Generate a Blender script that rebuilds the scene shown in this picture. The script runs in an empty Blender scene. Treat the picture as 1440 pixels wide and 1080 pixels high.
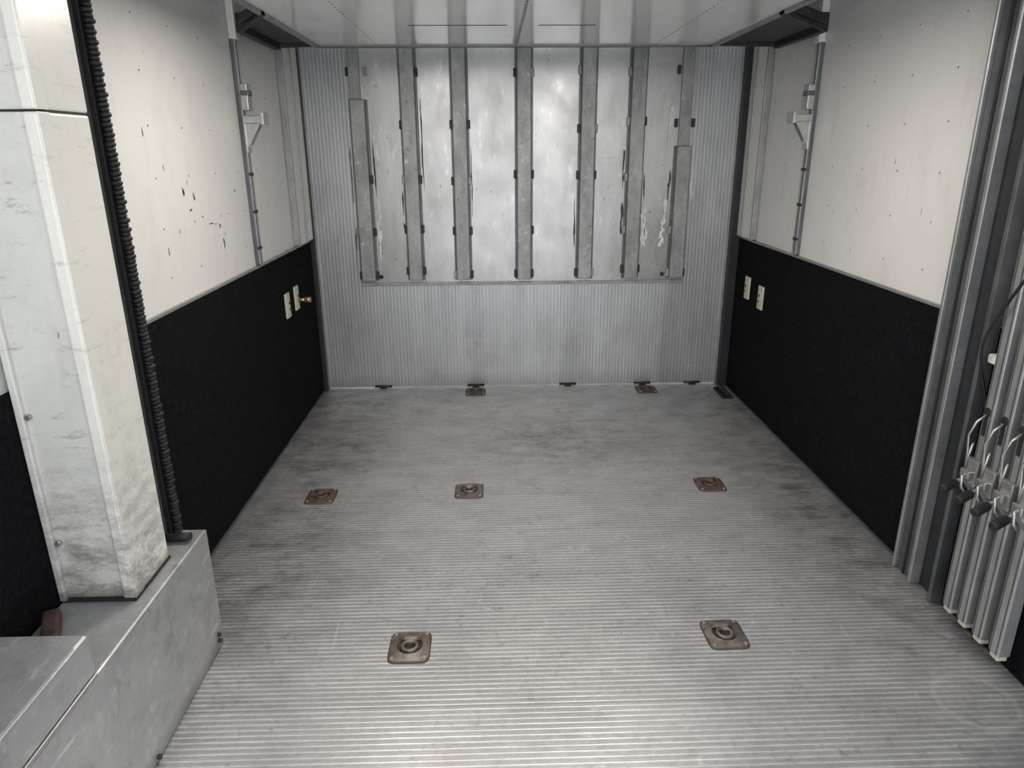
import bpy, bmesh, math, random
from mathutils import Vector, Matrix
random.seed(7)
S=bpy.context.scene
S.view_settings.view_transform='Standard'
# ------------------------------------------------------------ materials
class NT:
    def __init__(s,name,rough=.5,metal=0.,col=(.5,.5,.5)):
        s.m=bpy.data.materials.new(name); s.m.use_nodes=True; s.t=s.m.node_tree; s.n=s.t.nodes
        s.b=s.n['Principled BSDF']; s.b.inputs['Roughness'].default_value=rough
        s.b.inputs['Metallic'].default_value=metal; s.b.inputs['Base Color'].default_value=(*col,1)
        s.tc=s.n.new('ShaderNodeTexCoord')
    def link(s,a,b): s.t.links.new(a,b)
    def noise(s,scale,detail=4,stretch=(1,1,1),rough=.55,dist=0,loc=(0,0,0)):
        mp=s.n.new('ShaderNodeMapping'); mp.inputs['Scale'].default_value=stretch; mp.inputs['Location'].default_value=loc
        s.link(s.tc.outputs['Object'],mp.inputs['Vector'])
        nz=s.n.new('ShaderNodeTexNoise'); nz.inputs['Scale'].default_value=scale; nz.inputs['Detail'].default_value=detail
        nz.inputs['Roughness'].default_value=rough; nz.inputs['Distortion'].default_value=dist
        s.link(mp.outputs[0],nz.inputs['Vector']); return nz.outputs['Fac']
    def ramp(s,src,a,b,va=0.,vb=1.):
        r=s.n.new('ShaderNodeMapRange'); r.inputs['From Min'].default_value=a; r.inputs['From Max'].default_value=b
        r.inputs['To Min'].default_value=va; r.inputs['To Max'].default_value=vb; s.link(src,r.inputs['Value']); return r.outputs['Result']
    def math(s,op,a,b=None):
        m=s.n.new('ShaderNodeMath'); m.operation=op
        for i,v in enumerate((a,b)):
            if v is None: continue
            if isinstance(v,(int,float)): m.inputs[i].default_value=v
            else: s.link(v,m.inputs[i])
        return m.outputs[0]
    def mix(s,fac,a,b):
        m=s.n.new('ShaderNodeMix'); m.data_type='RGBA'
        for i,v in ((0,fac),(6,a),(7,b)):
            if isinstance(v,(int,float)): m.inputs[i].default_value=v
            elif isinstance(v,tuple): m.inputs[i].default_value=(*v,1)
            else: s.link(v,m.inputs[i])
        return m.outputs[2]
    def xyz(s):
        x=s.n.new('ShaderNodeSeparateXYZ'); s.link(s.tc.outputs['Object'],x.inputs[0]); return x.outputs
    def wn(s,v):
        w=s.n.new('ShaderNodeTexWhiteNoise'); w.noise_dimensions='1D'; s.link(v,w.inputs['W']); return w.outputs['Value']
    def patch(s,X,Y,cx,cy,rx,ry):
        a=s.math('DIVIDE',s.math('SUBTRACT',X,cx),rx); b=s.math('DIVIDE',s.math('SUBTRACT',Y,cy),ry)
        d=s.math('ADD',s.math('MULTIPLY',a,a),s.math('MULTIPLY',b,b)); return s.ramp(d,.1,1,1,0)
    def bump(s,h,strength=.3,dist=.002):
        b=s.n.new('ShaderNodeBump'); b.inputs['Strength'].default_value=strength; b.inputs['Distance'].default_value=dist
        s.link(h,b.inputs['Height']); s.link(b.outputs[0],s.b.inputs['Normal'])
    def color(s,c): s.link(c,s.b.inputs['Base Color'])
    def rough(s,c): s.link(c,s.b.inputs['Roughness'])

def simple(name,col,rough=.5,metal=0.,var=.25,scale=14,bump=0.,dark=None):
    t=NT(name,rough,metal,col)
    f=t.ramp(t.noise(scale,5),.3,.7)
    d=dark or tuple(c*(1-var) for c in col)
    t.color(t.mix(f,d,col))
    if bump: t.bump(t.noise(scale*8,3),bump,.002)
    return t.m

# floor
t=NT('ribbed_aluminium_floor',.4,.55)
X,Y,Z=t.xyz()
rib=t.math('SINE',t.math('MULTIPLY',Y,2*math.pi/.0175))
line=t.ramp(rib,.5,.98)
big=t.ramp(t.noise(1.6,6,(1,1.3,1),.65),.3,.7)
strk=t.ramp(t.noise(5,6,(.5,7,1),.65),.3,.7)
c=t.mix(big,(.37,.377,.388),(.47,.478,.49))
pl=t.wn(t.math('FLOOR',t.math('DIVIDE',Y,.29)))
c=t.mix(t.math('MULTIPLY',pl,.22),c,(.27,.275,.283))
c=t.mix(t.math('MULTIPLY',strk,.32),c,(.28,.285,.292))
fine=t.ramp(t.noise(60,5,rough=.7),.38,.66)
c=t.mix(t.math('MULTIPLY',fine,.28),c,(.66,.665,.67))
wear=t.ramp(t.noise(9,5,(.6,2,1),.65),.33,.62,.18,.75)
c=t.mix(t.math('MULTIPLY',line,wear),c,(.84,.84,.85))
trough=t.ramp(rib,-.98,-.7,1,0)
c=t.mix(t.math('MULTIPLY',trough,.22),c,(.15,.15,.155))
seam=t.math('PINGPONG',Y,.145)
seam=t.ramp(seam,.0,.003,1,0)
c=t.mix(t.math('MULTIPLY',seam,.4),c,(.15,.15,.15))
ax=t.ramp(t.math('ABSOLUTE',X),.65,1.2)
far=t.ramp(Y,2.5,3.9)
dirt=t.ramp(t.noise(5.5,10,(1,1.4,1),.76,.3),.45,.66)
loc=t.math('ADD',t.patch(X,Y,-1.0,2.15,.45,.65),t.patch(X,Y,.15,3.15,.55,.35))
loc=t.math('ADD',loc,t.patch(X,Y,1.1,2.4,.30,.9))
loc=t.math('ADD',loc,t.patch(X,Y,-.95,3.1,.35,.5))
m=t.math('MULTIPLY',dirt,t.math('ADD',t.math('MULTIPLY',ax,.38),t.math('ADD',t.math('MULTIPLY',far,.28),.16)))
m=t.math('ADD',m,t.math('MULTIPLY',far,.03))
g3=t.ramp(t.noise(9,9,(1,2.2,1),.78,.2,(6,2,0)),.38,.62)
m=t.math('ADD',m,t.math('MULTIPLY',t.math('MULTIPLY',loc,g3),.48))
m=t.math('MINIMUM',m,.8)
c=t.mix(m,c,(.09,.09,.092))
grit=t.math('MULTIPLY',t.ramp(t.noise(24,7,rough=.75,loc=(4,4,0)),.55,.68),t.ramp(t.noise(2.5,3,loc=(8,1,0)),.40,.60))
c=t.mix(t.math('MULTIPLY',grit,.5),c,(.09,.09,.09))
sc=t.math('MULTIPLY',t.ramp(t.noise(16,8,(1,1,1),.8,1.5,(9,3,0)),.58,.68),t.ramp(t.noise(3,3,loc=(1,7,0)),.46,.60))
c=t.mix(t.math('MULTIPLY',sc,.5),c,(.88,.88,.88))
ds=t.math('MULTIPLY',t.ramp(t.noise(30,5,(1.5,.12,1),.6,.6,(3,3,0)),.67,.72),t.ramp(t.noise(2,3,loc=(5,5,0)),.48,.58))
c=t.mix(t.math('MULTIPLY',ds,.22),c,(.85,.85,.85))
dx=t.math('SUBTRACT',X,1.03); dy=t.math('SUBTRACT',Y,1.42)
rr=t.math('SQRT',t.math('ADD',t.math('MULTIPLY',dx,dx),t.math('MULTIPLY',dy,dy)))
ring=t.ramp(t.math('ABSOLUTE',t.math('SUBTRACT',rr,.095)),.002,.012,1,0)
c=t.mix(t.math('MULTIPLY',ring,.22),c,(.80,.79,.72))
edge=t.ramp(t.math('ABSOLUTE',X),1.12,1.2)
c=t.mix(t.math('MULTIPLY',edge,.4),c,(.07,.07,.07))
spot=t.ramp(t.noise(38,3),.72,.76)
c=t.mix(t.math('MULTIPLY',spot,.6),c,(.10,.09,.08))
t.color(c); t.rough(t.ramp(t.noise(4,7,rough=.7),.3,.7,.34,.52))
t.bump(t.math('ADD',t.math('MULTIPLY',line,.5),t.math('MULTIPLY',fine,.2)),.25,.002)
M_floor=t.m
# ramp planks (vertical ribs)
t=NT('ribbed_aluminium_planks',.42,.6)
X,Y,Z=t.xyz()
rib=t.math('SINE',t.math('MULTIPLY',X,2*math.pi/.0195))
c=t.mix(t.wn(t.math('FLOOR',t.math('DIVIDE',X,.2))),(.37,.374,.38),(.45,.454,.46))
st=t.ramp(t.noise(4,7,(3,1,.5),.65),.35,.7)
c=t.mix(t.math('MULTIPLY',st,.35),c,(.60,.603,.61))
dk=t.ramp(t.noise(3,7,(1.5,1,.8),.7,loc=(5,0,2)),.48,.72)
c=t.mix(t.math('MULTIPLY',dk,.4),c,(.19,.19,.195))
c=t.mix(t.math('MULTIPLY',t.ramp(rib,.75,1),.5),c,(.15,.15,.155))
scr=t.ramp(t.noise(20,6,(1,1,.15),.75,loc=(2,5,1)),.64,.72)
c=t.mix(t.math('MULTIPLY',scr,.45),c,(.8,.8,.8))
low=t.ramp(Z,.0,.10,1,0)
c=t.mix(t.math('MULTIPLY',low,.35),c,(.12,.12,.12))
t.color(c); t.bump(rib,.10,.002); M_plank=t.m
# ramp inner sheet
t=NT('scuffed_aluminium_sheet',.34,.6)
c=t.mix(t.ramp(t.noise(2.2,7,(1.6,1,.8),.65),.3,.7),(.33,.326,.32),(.45,.445,.437))
c=t.mix(t.math('MULTIPLY',t.ramp(t.noise(7,8,(1,1,.3),.7),.50,.72),.42),c,(.19,.185,.18))
c=t.mix(t.math('MULTIPLY',t.ramp(t.noise(22,8,(1,1,.4),.75),.58,.72),.45),c,(.80,.80,.79))
c=t.mix(t.math('MULTIPLY',t.ramp(t.noise(50,3,(1,1,1),.5,loc=(3,3,3)),.70,.75),.7),c,(.10,.10,.10))
t.color(c); t.rough(t.ramp(t.noise(5,6),.3,.7,.26,.40)); t.bump(t.noise(3,3,(2,1,.5)),.16,.012); M_sheet=t.m
t=NT('worn_aluminium_bar',.5,.5)
c=t.mix(t.ramp(t.noise(14,7,(1,1,.4),.7),.35,.68),(.22,.22,.22),(.38,.38,.375))
c=t.mix(t.math('MULTIPLY',t.ramp(t.noise(40,5),.6,.72),.5),c,(.11,.10,.10))
c=t.mix(t.math('MULTIPLY',t.ramp(t.noise(26,6,loc=(7,7,1)),.62,.74),.5),c,(.72,.72,.72)); t.color(c); M_bar=t.m
t=NT('checker_box_aluminium',.4,.6)
c=t.mix(t.ramp(t.noise(5,8,(1,1,1),.7),.3,.7),(.37,.378,.388),(.49,.498,.51))
c=t.mix(t.math('MULTIPLY',t.ramp(t.noise(18,8,(1,1,1),.75),.53,.72),.45),c,(.80,.80,.81))
c=t.mix(t.math('MULTIPLY',t.ramp(t.noise(8,9,loc=(3,1,2),rough=.8),.52,.70),.5),c,(.13,.13,.13))
scr=t.ramp(t.noise(30,5,(1,.15,1.5),.7,loc=(2,5,1)),.62,.68)
c=t.mix(t.math('MULTIPLY',scr,.45),c,(.85,.85,.85))
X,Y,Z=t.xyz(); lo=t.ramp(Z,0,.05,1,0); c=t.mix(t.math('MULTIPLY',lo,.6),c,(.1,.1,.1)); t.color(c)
t.rough(t.ramp(t.noise(8,5),.3,.7,.34,.5)); M_alu=t.m
def whitewall(name,col,dk,grime=None):
    t=NT(name,.32,0)
    c=t.mix(t.ramp(t.noise(1.3,5),.35,.7),tuple(a*.92 for a in col),col)
    sm=t.ramp(t.noise(5,9,(1,1,.6),.75),.52,.74)
    c=t.mix(t.math('MULTIPLY',sm,.35),c,dk)
    vs=t.ramp(t.noise(14,7,(1,1,.12),.7,loc=(3,8,2)),.58,.74)
    c=t.mix(t.math('MULTIPLY',vs,.26),c,(.3,.29,.27))
    sp=t.ramp(t.noise(55,3,(1,1,.5)),.73,.76)
    c=t.mix(t.math('MULTIPLY',sp,.65),c,(.12,.12,.12))
    if grime:
        X,Y,Z=t.xyz()
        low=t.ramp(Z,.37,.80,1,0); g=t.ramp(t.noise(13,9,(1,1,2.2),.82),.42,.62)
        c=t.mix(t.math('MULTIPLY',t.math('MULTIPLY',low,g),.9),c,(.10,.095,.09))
        g2=t.ramp(t.noise(7,9,(1.5,1,6),.85,loc=(2,2,2)),.565,.63)
        c=t.mix(t.math('MULTIPLY',g2,grime),c,(.16,.15,.14))
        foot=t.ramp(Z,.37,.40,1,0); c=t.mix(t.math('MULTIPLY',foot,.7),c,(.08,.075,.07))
    t.color(c); t.bump(t.noise(1.2,2),.15,.02); return t.m
M_white=whitewall('white_grp_panel',(.67,.67,.655),(.40,.40,.39))
M_pillar=whitewall('white_pillar_panel',(.61,.605,.58),(.32,.31,.29),.6)
M_cap=whitewall('white_pillar_trim',(.74,.73,.68),(.45,.43,.39),.3)
t=NT('black_carpet',.95)
c=t.mix(t.ramp(t.noise(70,6,rough=.8),.3,.7),(.0015,.0015,.002),(.013,.013,.016))
c=t.mix(t.math('MULTIPLY',t.ramp(t.noise(80,3,loc=(1,2,3)),.69,.74),.25),c,(.12,.12,.12))
t.color(c); t.bump(t.noise(140,4,rough=.8),1.0,.006); t.b.inputs['Specular IOR Level'].default_value=.08; M_carpet=t.m
M_trim=simple('brushed_trim_aluminium',(.36,.36,.36),.4,.6)
M_post=simple('grey_post_aluminium',(.15,.155,.165),.42,.55,.4,9)
M_dark=simple('dark_steel',(.028,.03,.034),.5,.3)
M_black=simple('black_rubber',(.010,.010,.011),.6,0,.4,40)
M_rust=simple('rusty_steel',(.12,.08,.062),.6,.35,.5,45,.3,(.055,.045,.038))
M_steel=simple('weathered_steel',(.22,.205,.185),.45,.6,.5,50,.2,(.09,.075,.062))
M_zinc=simple('zinc_plated_steel',(.5,.5,.49),.35,.75,.3,30)
M_barw=simple('satin_aluminium_bar',(.42,.425,.42),.42,.6,.2,12)
M_wood=simple('dark_wood',(.085,.05,.042),.6,0,.5,20)
M_cream=simple('cream_plastic',(.55,.52,.42),.4,0,.1)
t=NT('deck_underside_laminate',.13,.15)
c=t.mix(t.ramp(t.noise(1.2,4),.35,.7),(.76,.765,.77),(.85,.855,.86))
c=t.mix(t.math('MULTIPLY',t.ramp(t.noise(8,7,(1,.3,1),.7),.55,.75),.3),c,(.4,.4,.4)); t.color(c); t.bump(t.noise(2,2),.1,.02)
t.b.inputs['Specular IOR Level'].default_value=.8; M_deck=t.m
M_chalk=simple('weld_residue',(.88,.88,.88),.7,0,.3,50)
M_soot=simple('soot_mark',(.06,.057,.054),.7,0,.4,50)
M_brass=simple('brass',(.5,.36,.16),.35,.8)
M_hole=simple('recess_dark',(.015,.014,.013),.7)

# ------------------------------------------------------------ mesh builder
class MB:
    def __init__(s): s.bm=bmesh.new(); s.mats=[]
    def mi(s,m):
        if m not in s.mats: s.mats.append(m)
        return s.mats.index(m)
    def _fin(s,faces,m,smooth=False):
        i=s.mi(m)
        for f in faces: f.material_index=i; f.smooth=smooth
    def box(s,x0,x1,y0,y1,z0,z1,m,bev=0.,rot=None):
        b=bmesh.new(); bmesh.ops.create_cube(b,size=1)
        for v in b.verts: v.co=Vector((v.co.x*(x1-x0),v.co.y*(y1-y0),v.co.z*(z1-z0)))
        if bev: bmesh.ops.bevel(b,geom=b.edges[:],offset=bev,segments=2,affect='EDGES',profile=.5)
        c=Vector(((x0+x1)/2,(y0+y1)/2,(z0+z1)/2)); R=rot or Matrix.Identity(3)
        s.merge(b,lambda v:c+R@v,m)
    def merge(s,b,fn,m,smooth=False):
        mp={}
        for v in b.verts: mp[v]=s.bm.verts.new(fn(v.co))
        fs=[]
        for f in b.faces:
            try: fs.append(s.bm.faces.new([mp[v] for v in f.verts]))
            except ValueError: pass
        s._fin(fs,m,smooth); b.free()
    def tube(s,pts,r,m,seg=12,closed=False,cap=True):
        pts=[Vector(p) for p in pts]; n=len(pts); rings=[]
        up=None
        for i,p in enumerate(pts):
            if closed: d=pts[(i+1)%n]-pts[i-1]
            else: d=pts[min(i+1,n-1)]-pts[max(i-1,0)]
            d.normalize()
            if up is None:
                up=Vector((0,0,1)) if abs(d.z)<.9 else Vector((1,0,0))
            a=up-d*up.dot(d)
            if a.length<1e-4: a=d.orthogonal()
            a.normalize(); up=a; b=d.cross(a)
            rr=r[i] if isinstance(r,(list,tuple)) else r
            rings.append([s.bm.verts.new(p+a*math.cos(2*math.pi*k/seg)*rr+b*math.sin(2*math.pi*k/seg)*rr) for k in range(seg)])
        fs=[]
        for i in range(n if closed else n-1):
            A,B=rings[i],rings[(i+1)%n]
            for k in range(seg): fs.append(s.bm.faces.new([A[k],A[(k+1)%seg],B[(k+1)%seg],B[k]]))
        s._fin(fs,m,True)
        if cap and not closed:
            s._fin([s.bm.faces.new(rings[0][::-1]),s.bm.faces.new(rings[-1])],m)
    def prism(s,poly,vec,m):
        vec=Vector(vec); A=[s.bm.verts.new(Vector(p)) for p in poly]; B=[s.bm.verts.new(Vector(p)+vec) for p in poly]
        fs=[s.bm.faces.new(A[::-1]),s.bm.faces.new(B)]
        n=len(A)
        for k in range(n): fs.append(s.bm.faces.new([A[k],A[(k+1)%n],B[(k+1)%n],B[k]]))
        s._fin(fs,m)
    def loft(s,rings,m,smooth=True,cap=False):
        R=[[s.bm.verts.new(Vector(p)) for p in r] for r in rings]; fs=[]
        for A,B in zip(R,R[1:]):
            n=len(A)
            for k in range(n): fs.append(s.bm.faces.new([A[k],A[(k+1)%n],B[(k+1)%n],B[k]]))
        if cap: fs.append(s.bm.faces.new(R[-1]))
        s._fin(fs,m,smooth)
    def blob(s,c,ax1,ax2,w,h,m,n=20,jit=.45):
        c=Vector(c); ax1=Vector(ax1); ax2=Vector(ax2); vs=[]
        ph=[random.uniform(0,6.28) for _ in range(4)]
        for k in range(n):
            a=2*math.pi*k/n; q=1-jit*.5+jit*.5*(.5*math.sin(2*a+ph[0])+.3*math.sin(3*a+ph[1])+.2*math.sin(5*a+ph[2]))
            vs.append(s.bm.verts.new(c+ax1*math.cos(a)*w*q+ax2*math.sin(a)*h*q))
        s._fin([s.bm.faces.new(vs)],m)
    def obj(s,name,parent=None,recalc=True):
        if recalc: bmesh.ops.recalc_face_normals(s.bm,faces=s.bm.faces[:])
        me=bpy.data.meshes.new(name); s.bm.to_mesh(me); s.bm.free()
        for m in s.mats: me.materials.append(m)
        o=bpy.data.objects.new(name,me); S.collection.objects.link(o)
        if parent: o.parent=parent
        return o
def empty(name):
    e=bpy.data.objects.new(name,None); S.collection.objects.link(e); return e

Y0=-.7; YB=4.01; ZT=2.35
# ------------------------------------------------------------ shell
b=MB(); b.box(-1.24,1.24,Y0,YB+.02,-.05,0,M_floor); b.obj('floor')
b=MB(); b.box(-1.24,1.24,Y0,YB+.06,ZT,ZT+.04,M_white); b.obj('ceiling')
def wall(side):
    sg=-1 if side=='left' else 1
    b=MB(); xs=sorted((sg*1.2,sg*1.24)); b.box(xs[0],xs[1],Y0,YB+.06,-.02,ZT,M_white)
    for iy in range(9):
        for iz in range(7):
            y=2.0+iy*.24; z=.97+iz*.15
            x=sg*1.2; b.tube([(x+sg*.001,y,z),(x-sg*.0015,y,z)],.0032,M_trim,8)
    if sg<0:
        for (y,z,w,h) in [(2.42,1.22,.010,.025),(2.50,1.20,.010,.018),(2.46,1.16,.016,.006),(2.62,1.10,.030,.004),(2.70,1.085,.012,.010),(2.66,1.095,.016,.003),(2.55,1.13,.010,.004),(2.9,1.2,.008,.012),(2.72,1.02,.010,.028),(2.74,1.05,.005,.01),(2.2,1.4,.004,.02),(2.25,1.05,.003,.03),(2.46,1.25,.004,.01),(2.30,1.30,.003,.015),(2.35,1.10,.003,.012),(2.8,1.12,.010,.002)]:
            b.blob((-1.1992,y,z),(0,1,0),(0,0,1),w,h,M_soot,20,.8)
    else:
        for (y,z,w,h) in [(2.5,1.3,.004,.02),(2.3,1.15,.003,.03),(2.9,1.1,.006,.01)]:
            b.blob((1.1992,y,z),(0,1,0),(0,0,1),w*.6,h*.7,M_soot,16,.75)
    b.obj('wall_'+side)
    b=MB(); xs=sorted((sg*1.2,sg*1.19)); b.box(xs[0],xs[1],Y0,3.975,0.001,.875,M_carpet)
    xs=sorted((sg*1.2,sg*1.187)); b.box(xs[0],xs[1],1.6 if sg<0 else 2.04,3.975,.873,.882,M_trim,.001)
    xs=sorted((sg*1.19,sg*1.184)); b.box(xs[0],xs[1],Y0 if sg<0 else 2.04,3.95,.0005,.009,M_post)
    b.obj('baseboard_'+side)
wall('left'); wall('right')
# corner posts
b=MB(); b.box(-1.199,-1.172,3.68,3.95,.886,ZT-.002,M_cap,.004); b.box(-1.199,-1.168,3.66,3.68,.886,ZT-.002,M_trim,.002)
b.box(-1.199,-1.165,3.80,3.815,.886,ZT-.002,M_trim,.002); b.obj('trim_1')
b=MB(); b.box(1.172,1.199,3.74,3.95,.886,ZT-.002,M_cap,.004); b.box(1.168,1.199,3.72,3.74,.886,ZT-.002,M_trim,.002)
b.box(1.165,1.199,3.86,3.875,.886,ZT-.002,M_trim,.002); b.obj('trim_2')
b=MB(); b.box(-1.198,-1.170,3.952,4.008,.001,ZT-.002,M_dark,.003); b.box(-1.170,-1.163,3.985,4.0085,.001,ZT-.002,M_trim,.001); b.obj('trim_3')
b=MB(); b.box(1.140,1.198,3.952,4.008,.001,ZT-.002,M_dark,.003); b.box(1.132,1.140,3.985,4.0085,.001,ZT-.002,M_trim,.001); b.obj('trim_4')
# ------------------------------------------------------------ ramp door
door=empty('door_1')
b=MB(); b.box(-1.198,1.198,YB,YB+.05,.0055,ZT-.004,M_plank); b.obj('plank_panel',door)
b=MB(); b.box(-.935,.895,YB-.004,YB,.63,ZT-.05,M_sheet,.0015); b.box(-.935,.895,YB-.014,YB-.004,.615,.632,M_bar,.002); b.obj('inner_sheet',door)
bars=[-.885,-.62,-.353,-.012,.329,.592,.851]
b=MB()
for i,x in enumerate(bars):
    w=.038
    z1=ZT-.06
    if i==0:
        b.box(x-.010-.028,x-.010+.028,YB-.024,YB-.004,1.55,z1,M_bar,.003); z1=1.60
    if i==6:
        b.box(x+.0-.03,x+.03,YB-.024,YB-.004,1.3,z1,M_bar,.003); z1=1.36
    b.box(x-w,x+w,YB-.052,YB-.004,.65,z1,M_bar,.005)
    b.box(x-w-.011,x+w+.011,YB-.009,YB-.003,.645,z1,M_post,.001)
    for k,z in enumerate((.68,.93,1.20,1.47,1.72)):
        zz=z+random.uniform(-.02,.02)
        for sd in (-1,1):
            if random.random()<.8:
                b.box(x+sd*(w+.008)-.009,x+sd*(w+.008)+.009,YB-.020,YB-.004,zz-.022,zz+.022,M_dark if random.random()<.6 else M_bar,.003)
b.obj('stiffener_bars',door)
b=MB(); yy=YB-.0095
def streak(x,z,w,h,m):
    for k in range(6): b.blob((x+random.uniform(-.4,.4)*w,yy-k*.0003,z+random.uniform(-.6,.6)*h),(1,0,0),(0,0,1),w*random.uniform(.3,.7),h*random.uniform(.3,.7),m,24,.9)
for x,z,w,h in [(.668,.86,.026,.09),(.655,.98,.018,.08),(.770,.93,.026,.05),(.760,.86,.022,.05),(.775,1.02,.018,.08),(-.812,.95,.020,.12),(.775,1.45,.014,.16),(-.815,.8,.010,.06),(.655,.90,.016,.14)]:
    streak(x,z,w,h,M_chalk)
for x,z,w,h in [(.534,.98,.012,.12),(.534,1.25,.010,.12),(.788,1.17,.010,.12),(-.946,1.2,.005,.22),(-.946,.9,.006,.15),(-.677,1.0,.008,.15),(-.820,1.3,.009,.2),(-.560,1.4,.007,.25),(.270,1.0,.007,.2),(-.296,1.2,.006,.2),(.650,1.15,.008,.08)]:
    streak(x,z,w,h,M_soot)
for z in (1.26,1.275,1.30):
    b.box(.39,.53,YB-.0046,YB-.004,z,z+.003,M_chalk)
for x in (-.82,.78):
    b.tube([(x,YB-.006,.665),(x,YB-.003,.665)],.012,M_hole,12)
b.obj('weld_marks',door)
b=MB()
for x in (-.85,-.3,.25,.70,1.0):
    b.tube([(x-.05,YB-.006,.010),(x+.05,YB-.006,.010)],.007,M_dark,10)
    b.box(x-.02,x+.02,YB-.03,YB-.004,.0005,.007,M_dark,.002)
b.obj('hinges',door)
# ------------------------------------------------------------ tie-down rings
def sq(r,k,z,c,n=48,p=5.,asp=1.):
    out=[]
    for i in range(n):
        a=2*math.pi*i/n; ca,sa=math.cos(a),math.sin(a)
        q=(abs(ca)**p+abs(sa)**p)**(-1/p)
        out.append((c[0]+ca*r*q,c[1]+sa*r*q*asp,z))
    return out
def tie(x,y,rust=False,rot=0.):
    b=MB(); m=M_rust if rust else M_steel; c=(0,0); A=1.1
    b.loft([sq(.059,0,.0003,c,asp=A,p=7),sq(.059,0,.004,c,asp=A,p=7),sq(.056,0,.006,c,asp=A,p=7)],M_rust)
    b.loft([sq(.056,0,.006,c,asp=A,p=7),sq(.048,0,.0075,c,asp=A),sq(.041,0,.010,c,p=2.4),sq(.037,0,.011,c,p=2)],m)
    b.loft([sq(.037,0,.011,c,p=2),sq(.034,0,.008,c,p=2),sq(.031,0,.0025,c,p=2),sq(.012,0,.0012,c,p=2)],M_rust,cap=True)
    b.loft([sq(.026,0,.003,(0,-.003),p=2),sq(.0265,0,.012,(0,-.003),p=2),sq(.024,0,.0155,(0,-.003),p=2),sq(.017,0,.0150,(0,-.004),p=2),sq(.0145,0,.011,(0,-.004),p=2),sq(.014,0,.003,(0,-.004),p=2)],m)
    b.loft([sq(.0145,0,.0035,(0,-.004),p=2),sq(.002,0,.0035,(0,-.004),p=2)],M_hole,cap=True)  # dark disc paints shade into the shallow bowl so it reads deep
    b.box(-.022,.022,.016,.034,.004,.020,m,.006)
    b.tube([(-.030,.024,.011),(.030,.024,.011)],.005,m,8)
    for sx in (-1,1):
        for sy in (-1,1):
            b.tube([(sx*.045,sy*.050,.006),(sx*.045,sy*.050,.0095)],.0052,M_zinc,10)
    o=b.obj('tie_down_ring'); o.location=(x,y,0); o.rotation_euler=(0,0,rot)
for x,y,r,ro in [(-.44,1.675,0,.0),(.47,1.70,0,.03),(-.904,2.614,1,0),(-.30,2.64,0,0),(.712,2.66,1,0),(-.30,3.90,1,0),(.702,3.90,1,0)]:
    tie(x,y,bool(r),ro)
b=MB(); b.prism([(1.10,3.72,.0005),(1.160,3.72,.0005),(1.160,3.90,.0005),(1.10,3.90,.0005)],(0,0,.012),M_black)
b.tube([(1.13,3.73,.022),(1.13,3.89,.022)],.012,M_black,10); b.obj('ramp_hinge_arm')
# ------------------------------------------------------------ left boxes
b=MB(); b.box(-1.188,-.98,.2,1.725,.0015,.368,M_alu,.006)
b.box(-1.188,-.978,.2,1.16,.366,.374,M_zinc,.002)
for y,z in [(1.69,.03),(1.69,.05),(1.30,.015),(1.0,.02),(.7,.02)]:
    b.tube([(-.981,y,z),(-.973,y,z)],.006,M_dark,8)
b.obj('wheel_arch_box')
b=MB(); b.box(-1.188,-.98,.2,1.165,.3745,.462,M_alu,.008); b.box(-1.188,-.984,.2,1.12,.4615,.464,M_alu,.001); b.obj('storage_locker')
# pillar
b=MB()
for z0,z1 in ((.372,1.418),(1.422,ZT-.002)):
    b.box(-1.187,-1.045,1.41,1.575,z0,z1,M_pillar,.003)
    b.box(-1.046,-1.018,1.402,1.58,z0,z1,M_cap,.005)
    b.box(-1.020,-1.016,1.402,1.44,z0,z1,M_cap,.0015)
b.box(-1.180,-1.022,1.414,1.576,1.41,1.43,M_hole)
b.box(-1.188,-1.172,1.398,1.412,.372,ZT-.003,M_pillar,.003)
for x,z in [(-1.165,.82),(-1.165,.52),(-1.165,1.25),(-1.05,1.9)]:
    b.tube([(x,1.412,z),(x,1.400,z)],.006,M_zinc,10)
b.box(-1.187,-1.016,1.400,1.582,.3695,.376,M_hole)
b.obj('support_pillar')
b=MB(); b.box(-1.188,-1.082,1.68,1.715,.3695,ZT-.003,M_post,.003); b.box(-1.082,-1.070,1.65,1.722,.3695,ZT-.003,M_post,.002); b.box(-1.070,-1.058,1.69,1.72,.3695,ZT-.003,M_black,.001); b.obj('trim_5')
b=MB(); z=.3705; i=0
while z<ZT-.02:
    r=.0135 if i%2==0 else .0110
    ox=random.uniform(-.0015,.0015)
    b.tube([(-1.050+ox,1.708,z),(-1.050+ox,1.708,z+.003),(-1.050+ox,1.708,z+.008),(-1.050+ox,1.708,z+.0105)],[r*.8,r,r,r*.8],M_black,10); z+=.0105; i+=1
b.obj('roller_chain')
b=MB(); b.tube([(-1.09,1.655,.382),(-1.02,1.66,.382),(-.995,1.66,.384)],[.010,.0115,.010],M_black,12); b.obj('rubber_grip')
b=MB(); R=Matrix.Rotation(math.radians(-62),3,'Z'); b.box(-1.195,-1.085,1.270,1.305,.370,.400,M_wood,.008,R); b.obj('wooden_block')
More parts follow.
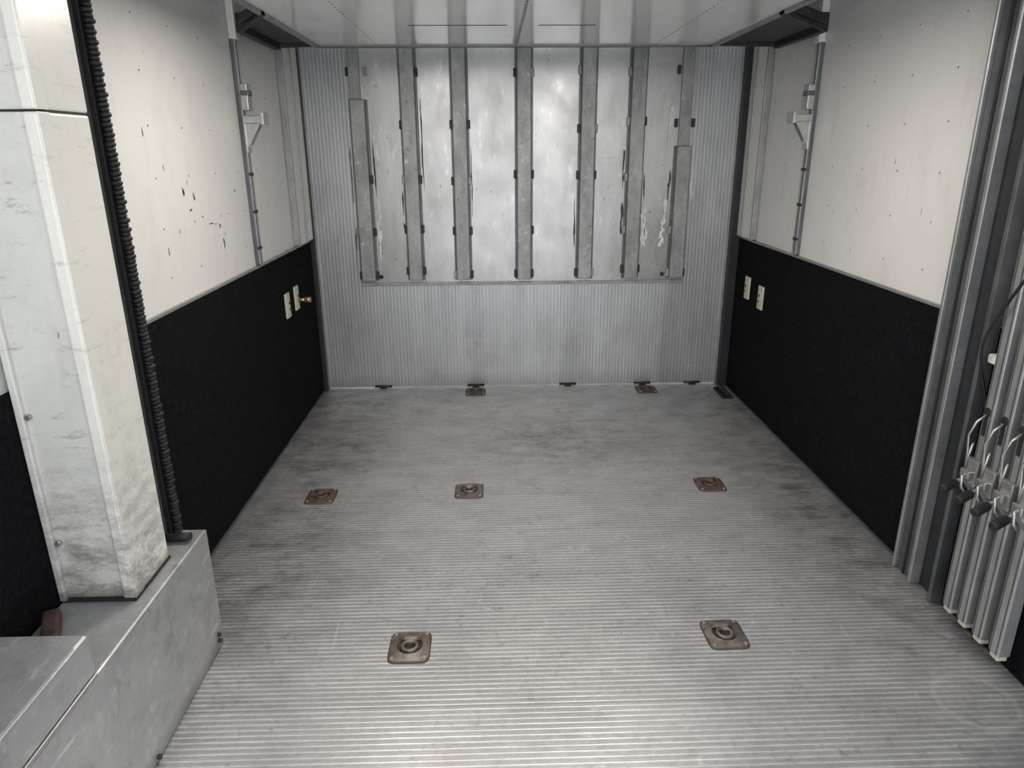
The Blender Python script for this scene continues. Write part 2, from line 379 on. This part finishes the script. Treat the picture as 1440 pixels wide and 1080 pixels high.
# ------------------------------------------------------------ right post
b=MB()
b.box(1.150,1.188,2.030,2.042,.001,ZT-.002,M_trim,.003)
b.box(1.162,1.188,1.945,2.030,.001,ZT-.002,M_post,.003)
b.box(1.158,1.163,1.985,1.995,.001,ZT-.002,M_dark,.001)
b.box(1.146,1.188,1.930,1.945,.001,ZT-.002,M_trim,.003)
b.box(1.180,1.189,1.84,1.930,.001,ZT-.002,M_dark,.001)
b.box(1.150,1.189,1.825,1.840,.001,ZT-.002,M_post,.002)
b.obj('trim_6')
b=MB(); b.box(1.186,1.199,1.68,1.80,.886,1.7,M_white,.002)
b.box(1.176,1.190,1.76,1.79,.80,1.7,M_cap,.003)
for k in range(34): b.box(1.1745,1.1765,1.768,1.782,.90+k*.022,.908+k*.022,M_dark)
b.box(1.15,1.189,1.75,1.80,.79,.815,M_cap,.004)
b.box(1.178,1.189,1.49,1.78,.50,.53,M_zinc,.002)
tr7=b.obj('trim_7')
# cargo bars
ys=[1.735,1.668,1.600,1.530]
for i,y in enumerate(ys):
    b=MB(); x=1.155; w=.019
    b.box(x-.018,x+.018,y-w,y+w,.055,1.55,M_barw,.004)
    b.box(x-.0195,x-.018,y-w+.006,y-w+.009,.06,1.5,M_post); b.box(x-.0195,x-.018,y+w-.009,y+w-.006,.06,1.5,M_post)
    b.box(x-.014,x+.014,y-w+.004,y+w-.004,.040,.056,M_cream,.003)
    b.box(x-.0195,x-.0175,y-.004,y+.010,.60,.66,M_hole,.0005)
    b.tube([(x-.0195,y+.003,.668),(x-.0172,y+.003,.668)],.013,M_hole,14)
    b.box(x-.05,x-.018,y-.018,y+.018,.475,.50,M_zinc,.003)
    b.box(x-.034,x-.018,y-.024,y+.024,.455,.53,M_zinc,.003)
    b.prism([(x-.05,y-.012,.475),(x-.018,y-.012,.475),(x-.018,y-.012,.43)],(0,.024,0),M_zinc)
    b.tube([(x-.02,y+.003,.66),(x-.04,y+.006,.64),(x-.05,y+.012,.60),(x-.045,y+.01,.55),(x-.055,y-.008,.51),(x-.06,y-.016,.55),(x-.05,y-.012,.585)],.003,M_zinc,8)
    b.tube([(x-.04,y,.49),(x-.06,y-.01,.485),(x-.065,y-.02,.46),(x-.05,y-.02,.44)],.004,M_zinc,8)
    b.tube([(x-.04,y+.01,.47),(x-.075,y-.005,.463)],.006,M_zinc,10)
    b.tube([(x-.070,y-.002,.464),(x-.075,y-.005,.463),(x-.115,y-.022,.455),(x-.120,y-.024,.454)],[.010,.0125,.0125,.009],M_black,14)
    b.obj('cargo_bar')
pts=[(1.13,1.62,1.22),(1.125,1.67,1.08),(1.125,1.74,.96),(1.125,1.79,.86),(1.14,1.805,.78),(1.17,1.80,.68),(1.18,1.80,.60)]
def smooth(P,n=6):
    P=[Vector(p) for p in P]; out=[]
    for i in range(len(P)-1):
        p0=P[max(i-1,0)];p1=P[i];p2=P[i+1];p3=P[min(i+2,len(P)-1)]
        for k in range(n):
            u=k/n; out.append(.5*((2*p1)+(p2-p0)*u+(2*p0-5*p1+4*p2-p3)*u*u+(3*p1-p0-3*p2+p3)*u**3))
    out.append(P[-1]); return out
b=MB(); b.tube(smooth(pts),.004,M_black,8); b.obj('power_cable',tr7)
# ------------------------------------------------------------ wall rails with brackets
def rail(sg,y):
    b=MB(); X=lambda d: sg*(1.199-d)
    def bx(d0,d1,ya,yb,z0,z1,m,bev=.002):
        a,c=sorted((X(d0),X(d1))); b.box(a,c,ya,yb,z0,z1,m,bev)
    bx(0,.016,y-.018,y+.018,.887,1.76,M_post)
    bx(.016,.022,y-.018,y-.010,.887,1.76,M_trim,.001); bx(.016,.022,y+.010,y+.018,.887,1.76,M_trim,.001)
    bx(.0,.03,y-.022,y+.022,1.76,ZT-.004,M_cap,.004)
    bx(.022,.050,y-.028,y+.028,1.50,1.60,M_zinc,.003)
    bx(.022,.055,y-.03,y+.02,1.555,1.575,M_post,.003)
    bx(.020,.095,y-.032,y+.032,1.452,1.482,M_zinc,.003)
    bx(.090,.105,y-.036,y+.036,1.446,1.494,M_zinc,.002)
    b.prism([(X(.02),y-.020,1.455),(X(.088),y-.020,1.455),(X(.02),y-.020,1.345)],(0,.006,0),M_zinc)
    b.prism([(X(.02),y+.014,1.455),(X(.088),y+.014,1.455),(X(.02),y+.014,1.345)],(0,.006,0),M_zinc)
    bx(.018,.028,y-.026,y+.026,1.34,1.46,M_zinc,.002)
    for z in (.95,1.1,1.25): bx(.016,.024,y-.02,y+.02,z,z+.012,M_dark,.001)
    b.obj('deck_support_rail')
rail(-1,3.06); rail(1,3.19)
# ------------------------------------------------------------ raised deck
b=MB(); zd=1.80; y1=3.56
b.box(-.965,.835,.75,y1,zd,zd+.03,M_deck,.003)
b.box(-.97,.84,y1-.004,y1+.012,zd-.008,zd+.06,M_post,.003)
for xa in (-.70,.57,-.07):
    for k in range(60): b.tube([(xa,1.0+k*.043,zd+.001),(xa,1.0+k*.043,zd-.0015)],.003,M_post,6,cap=True)
b.box(-.50,-.12,3.0,3.006,zd-.0012,zd+.001,M_hole); b.box(.0,.22,3.0,3.006,zd-.0012,zd+.001,M_hole)
b.box(-.066,-.062,.76,3.5,zd-.0012,zd+.001,M_post)
for sg,xi,xo in ((-1,-.965,-1.165),(1,.835,1.150)):
    b.prism([(xi,y1,zd-.004),(xo,y1-.02,zd-.012),(xo,y1-.02,zd+.05),(xi,y1,zd+.05)],(0,-.012,0),M_dark)
    b.prism([(xi,y1-.01,zd+.005),(xo,y1-.03,zd+.005),(xo,3.05,zd+.005),(xi,2.70,zd+.005)],(0,0,.01),M_dark)
    b.prism([(xo,y1-.02,zd-.018),(xo-sg*.03,y1-.02,zd-.018),(xo-sg*.03,3.05,zd-.018),(xo,3.05,zd-.018)],(0,0,.07),M_dark)
    b.prism([(xo,3.05,zd-.018),(xo-sg*.025,3.05,zd-.018),(xi,2.70,zd-.010),(xi,2.74,zd-.010)],(0,0,.06),M_dark)
    b.prism([(xi,y1,zd-.010),(xi+sg*.018,y1,zd-.010),(xi+sg*.018,.75,zd-.010),(xi,.75,zd-.010)],(0,0,.05),M_trim)
b.obj('raised_deck')
for x,y,p in [(-.55,2.25,12),(.29,2.25,12),(-.45,1.0,2),(.45,1.0,2)]:  # weak pair nearer the camera is unseen, added as fill light
    e=empty('deck_and_fill_lamp'); e.location=(x,y,zd)
    b=MB(); b.loft([sq(.075,0,-.001,(0,0),p=2),sq(.075,0,-.014,(0,0),p=2),sq(.062,0,-.020,(0,0),p=2),sq(.060,0,-.012,(0,0),p=2)],M_zinc,cap=True); b.obj('housing',e)
    L=bpy.data.lights.new('bulb','AREA'); L.shape='DISK'; L.size=.11; L.energy=p; L.color=(1,.92,.83) if y>2 else (1,.97,.93)
    o=bpy.data.objects.new('bulb',L); S.collection.objects.link(o); o.parent=e; o.location=(0,0,-.022)
# ------------------------------------------------------------ sockets
def socket(sg,y,z,knob=False):
    b=MB(); X=lambda d: sg*(1.19-d)
    def bx(d0,d1,ya,yb,z0,z1,m,bev=.002):
        a,c=sorted((X(d0),X(d1))); b.box(a,c,ya,yb,z0,z1,m,bev)
    bx(0,.010,y-.032,y+.032,z-.06,z+.06,M_cream,.003)
    bx(.010,.014,y-.018,y+.018,z-.035,z+.035,M_cream,.002)
    b.tube([(X(.013),y,z+.012),(X(.016),y,z+.012)],.008,M_dark,10); b.tube([(X(.013),y,z-.018),(X(.016),y,z-.018)],.006,M_dark,10)
    if knob:
        b.tube([(X(.01),y,z-.01),(X(.05),y,z-.01)],.009,M_brass,12); b.tube([(X(.05),y,z-.01),(X(.075),y,z-.01)],.014,M_brass,12)
    b.obj('power_socket')
socket(-1,3.39,.635); socket(-1,3.555,.64,True); socket(1,3.74,.63); socket(1,3.54,.615)
# ------------------------------------------------------------ world + camera
w=bpy.data.worlds.new('overcast'); S.world=w; w.use_nodes=True
bg=w.node_tree.nodes['Background']; bg.inputs[0].default_value=(.94,.97,1,1); bg.inputs[1].default_value=3.15
f,pi,ya,ro=990.684,.321239,.026152,-.006288
F=Vector((math.sin(ya)*math.cos(pi),math.cos(ya)*math.cos(pi),-math.sin(pi)))
r0=Vector((math.cos(ya),-math.sin(ya),0)); u0=r0.cross(F)
r=r0*math.cos(ro)+u0*math.sin(ro); u=-r0*math.sin(ro)+u0*math.cos(ro)
cd=bpy.data.cameras.new('camera'); cam=bpy.data.objects.new('camera',cd); S.collection.objects.link(cam)
cd.sensor_width=36; cd.lens=f/1440*36; cd.clip_start=.02
M=Matrix((( r.x,u.x,-F.x,-.1886),(r.y,u.y,-F.y,0),(r.z,u.z,-F.z,1.3463),(0,0,0,1)))
cam.matrix_world=M; S.camera=cam
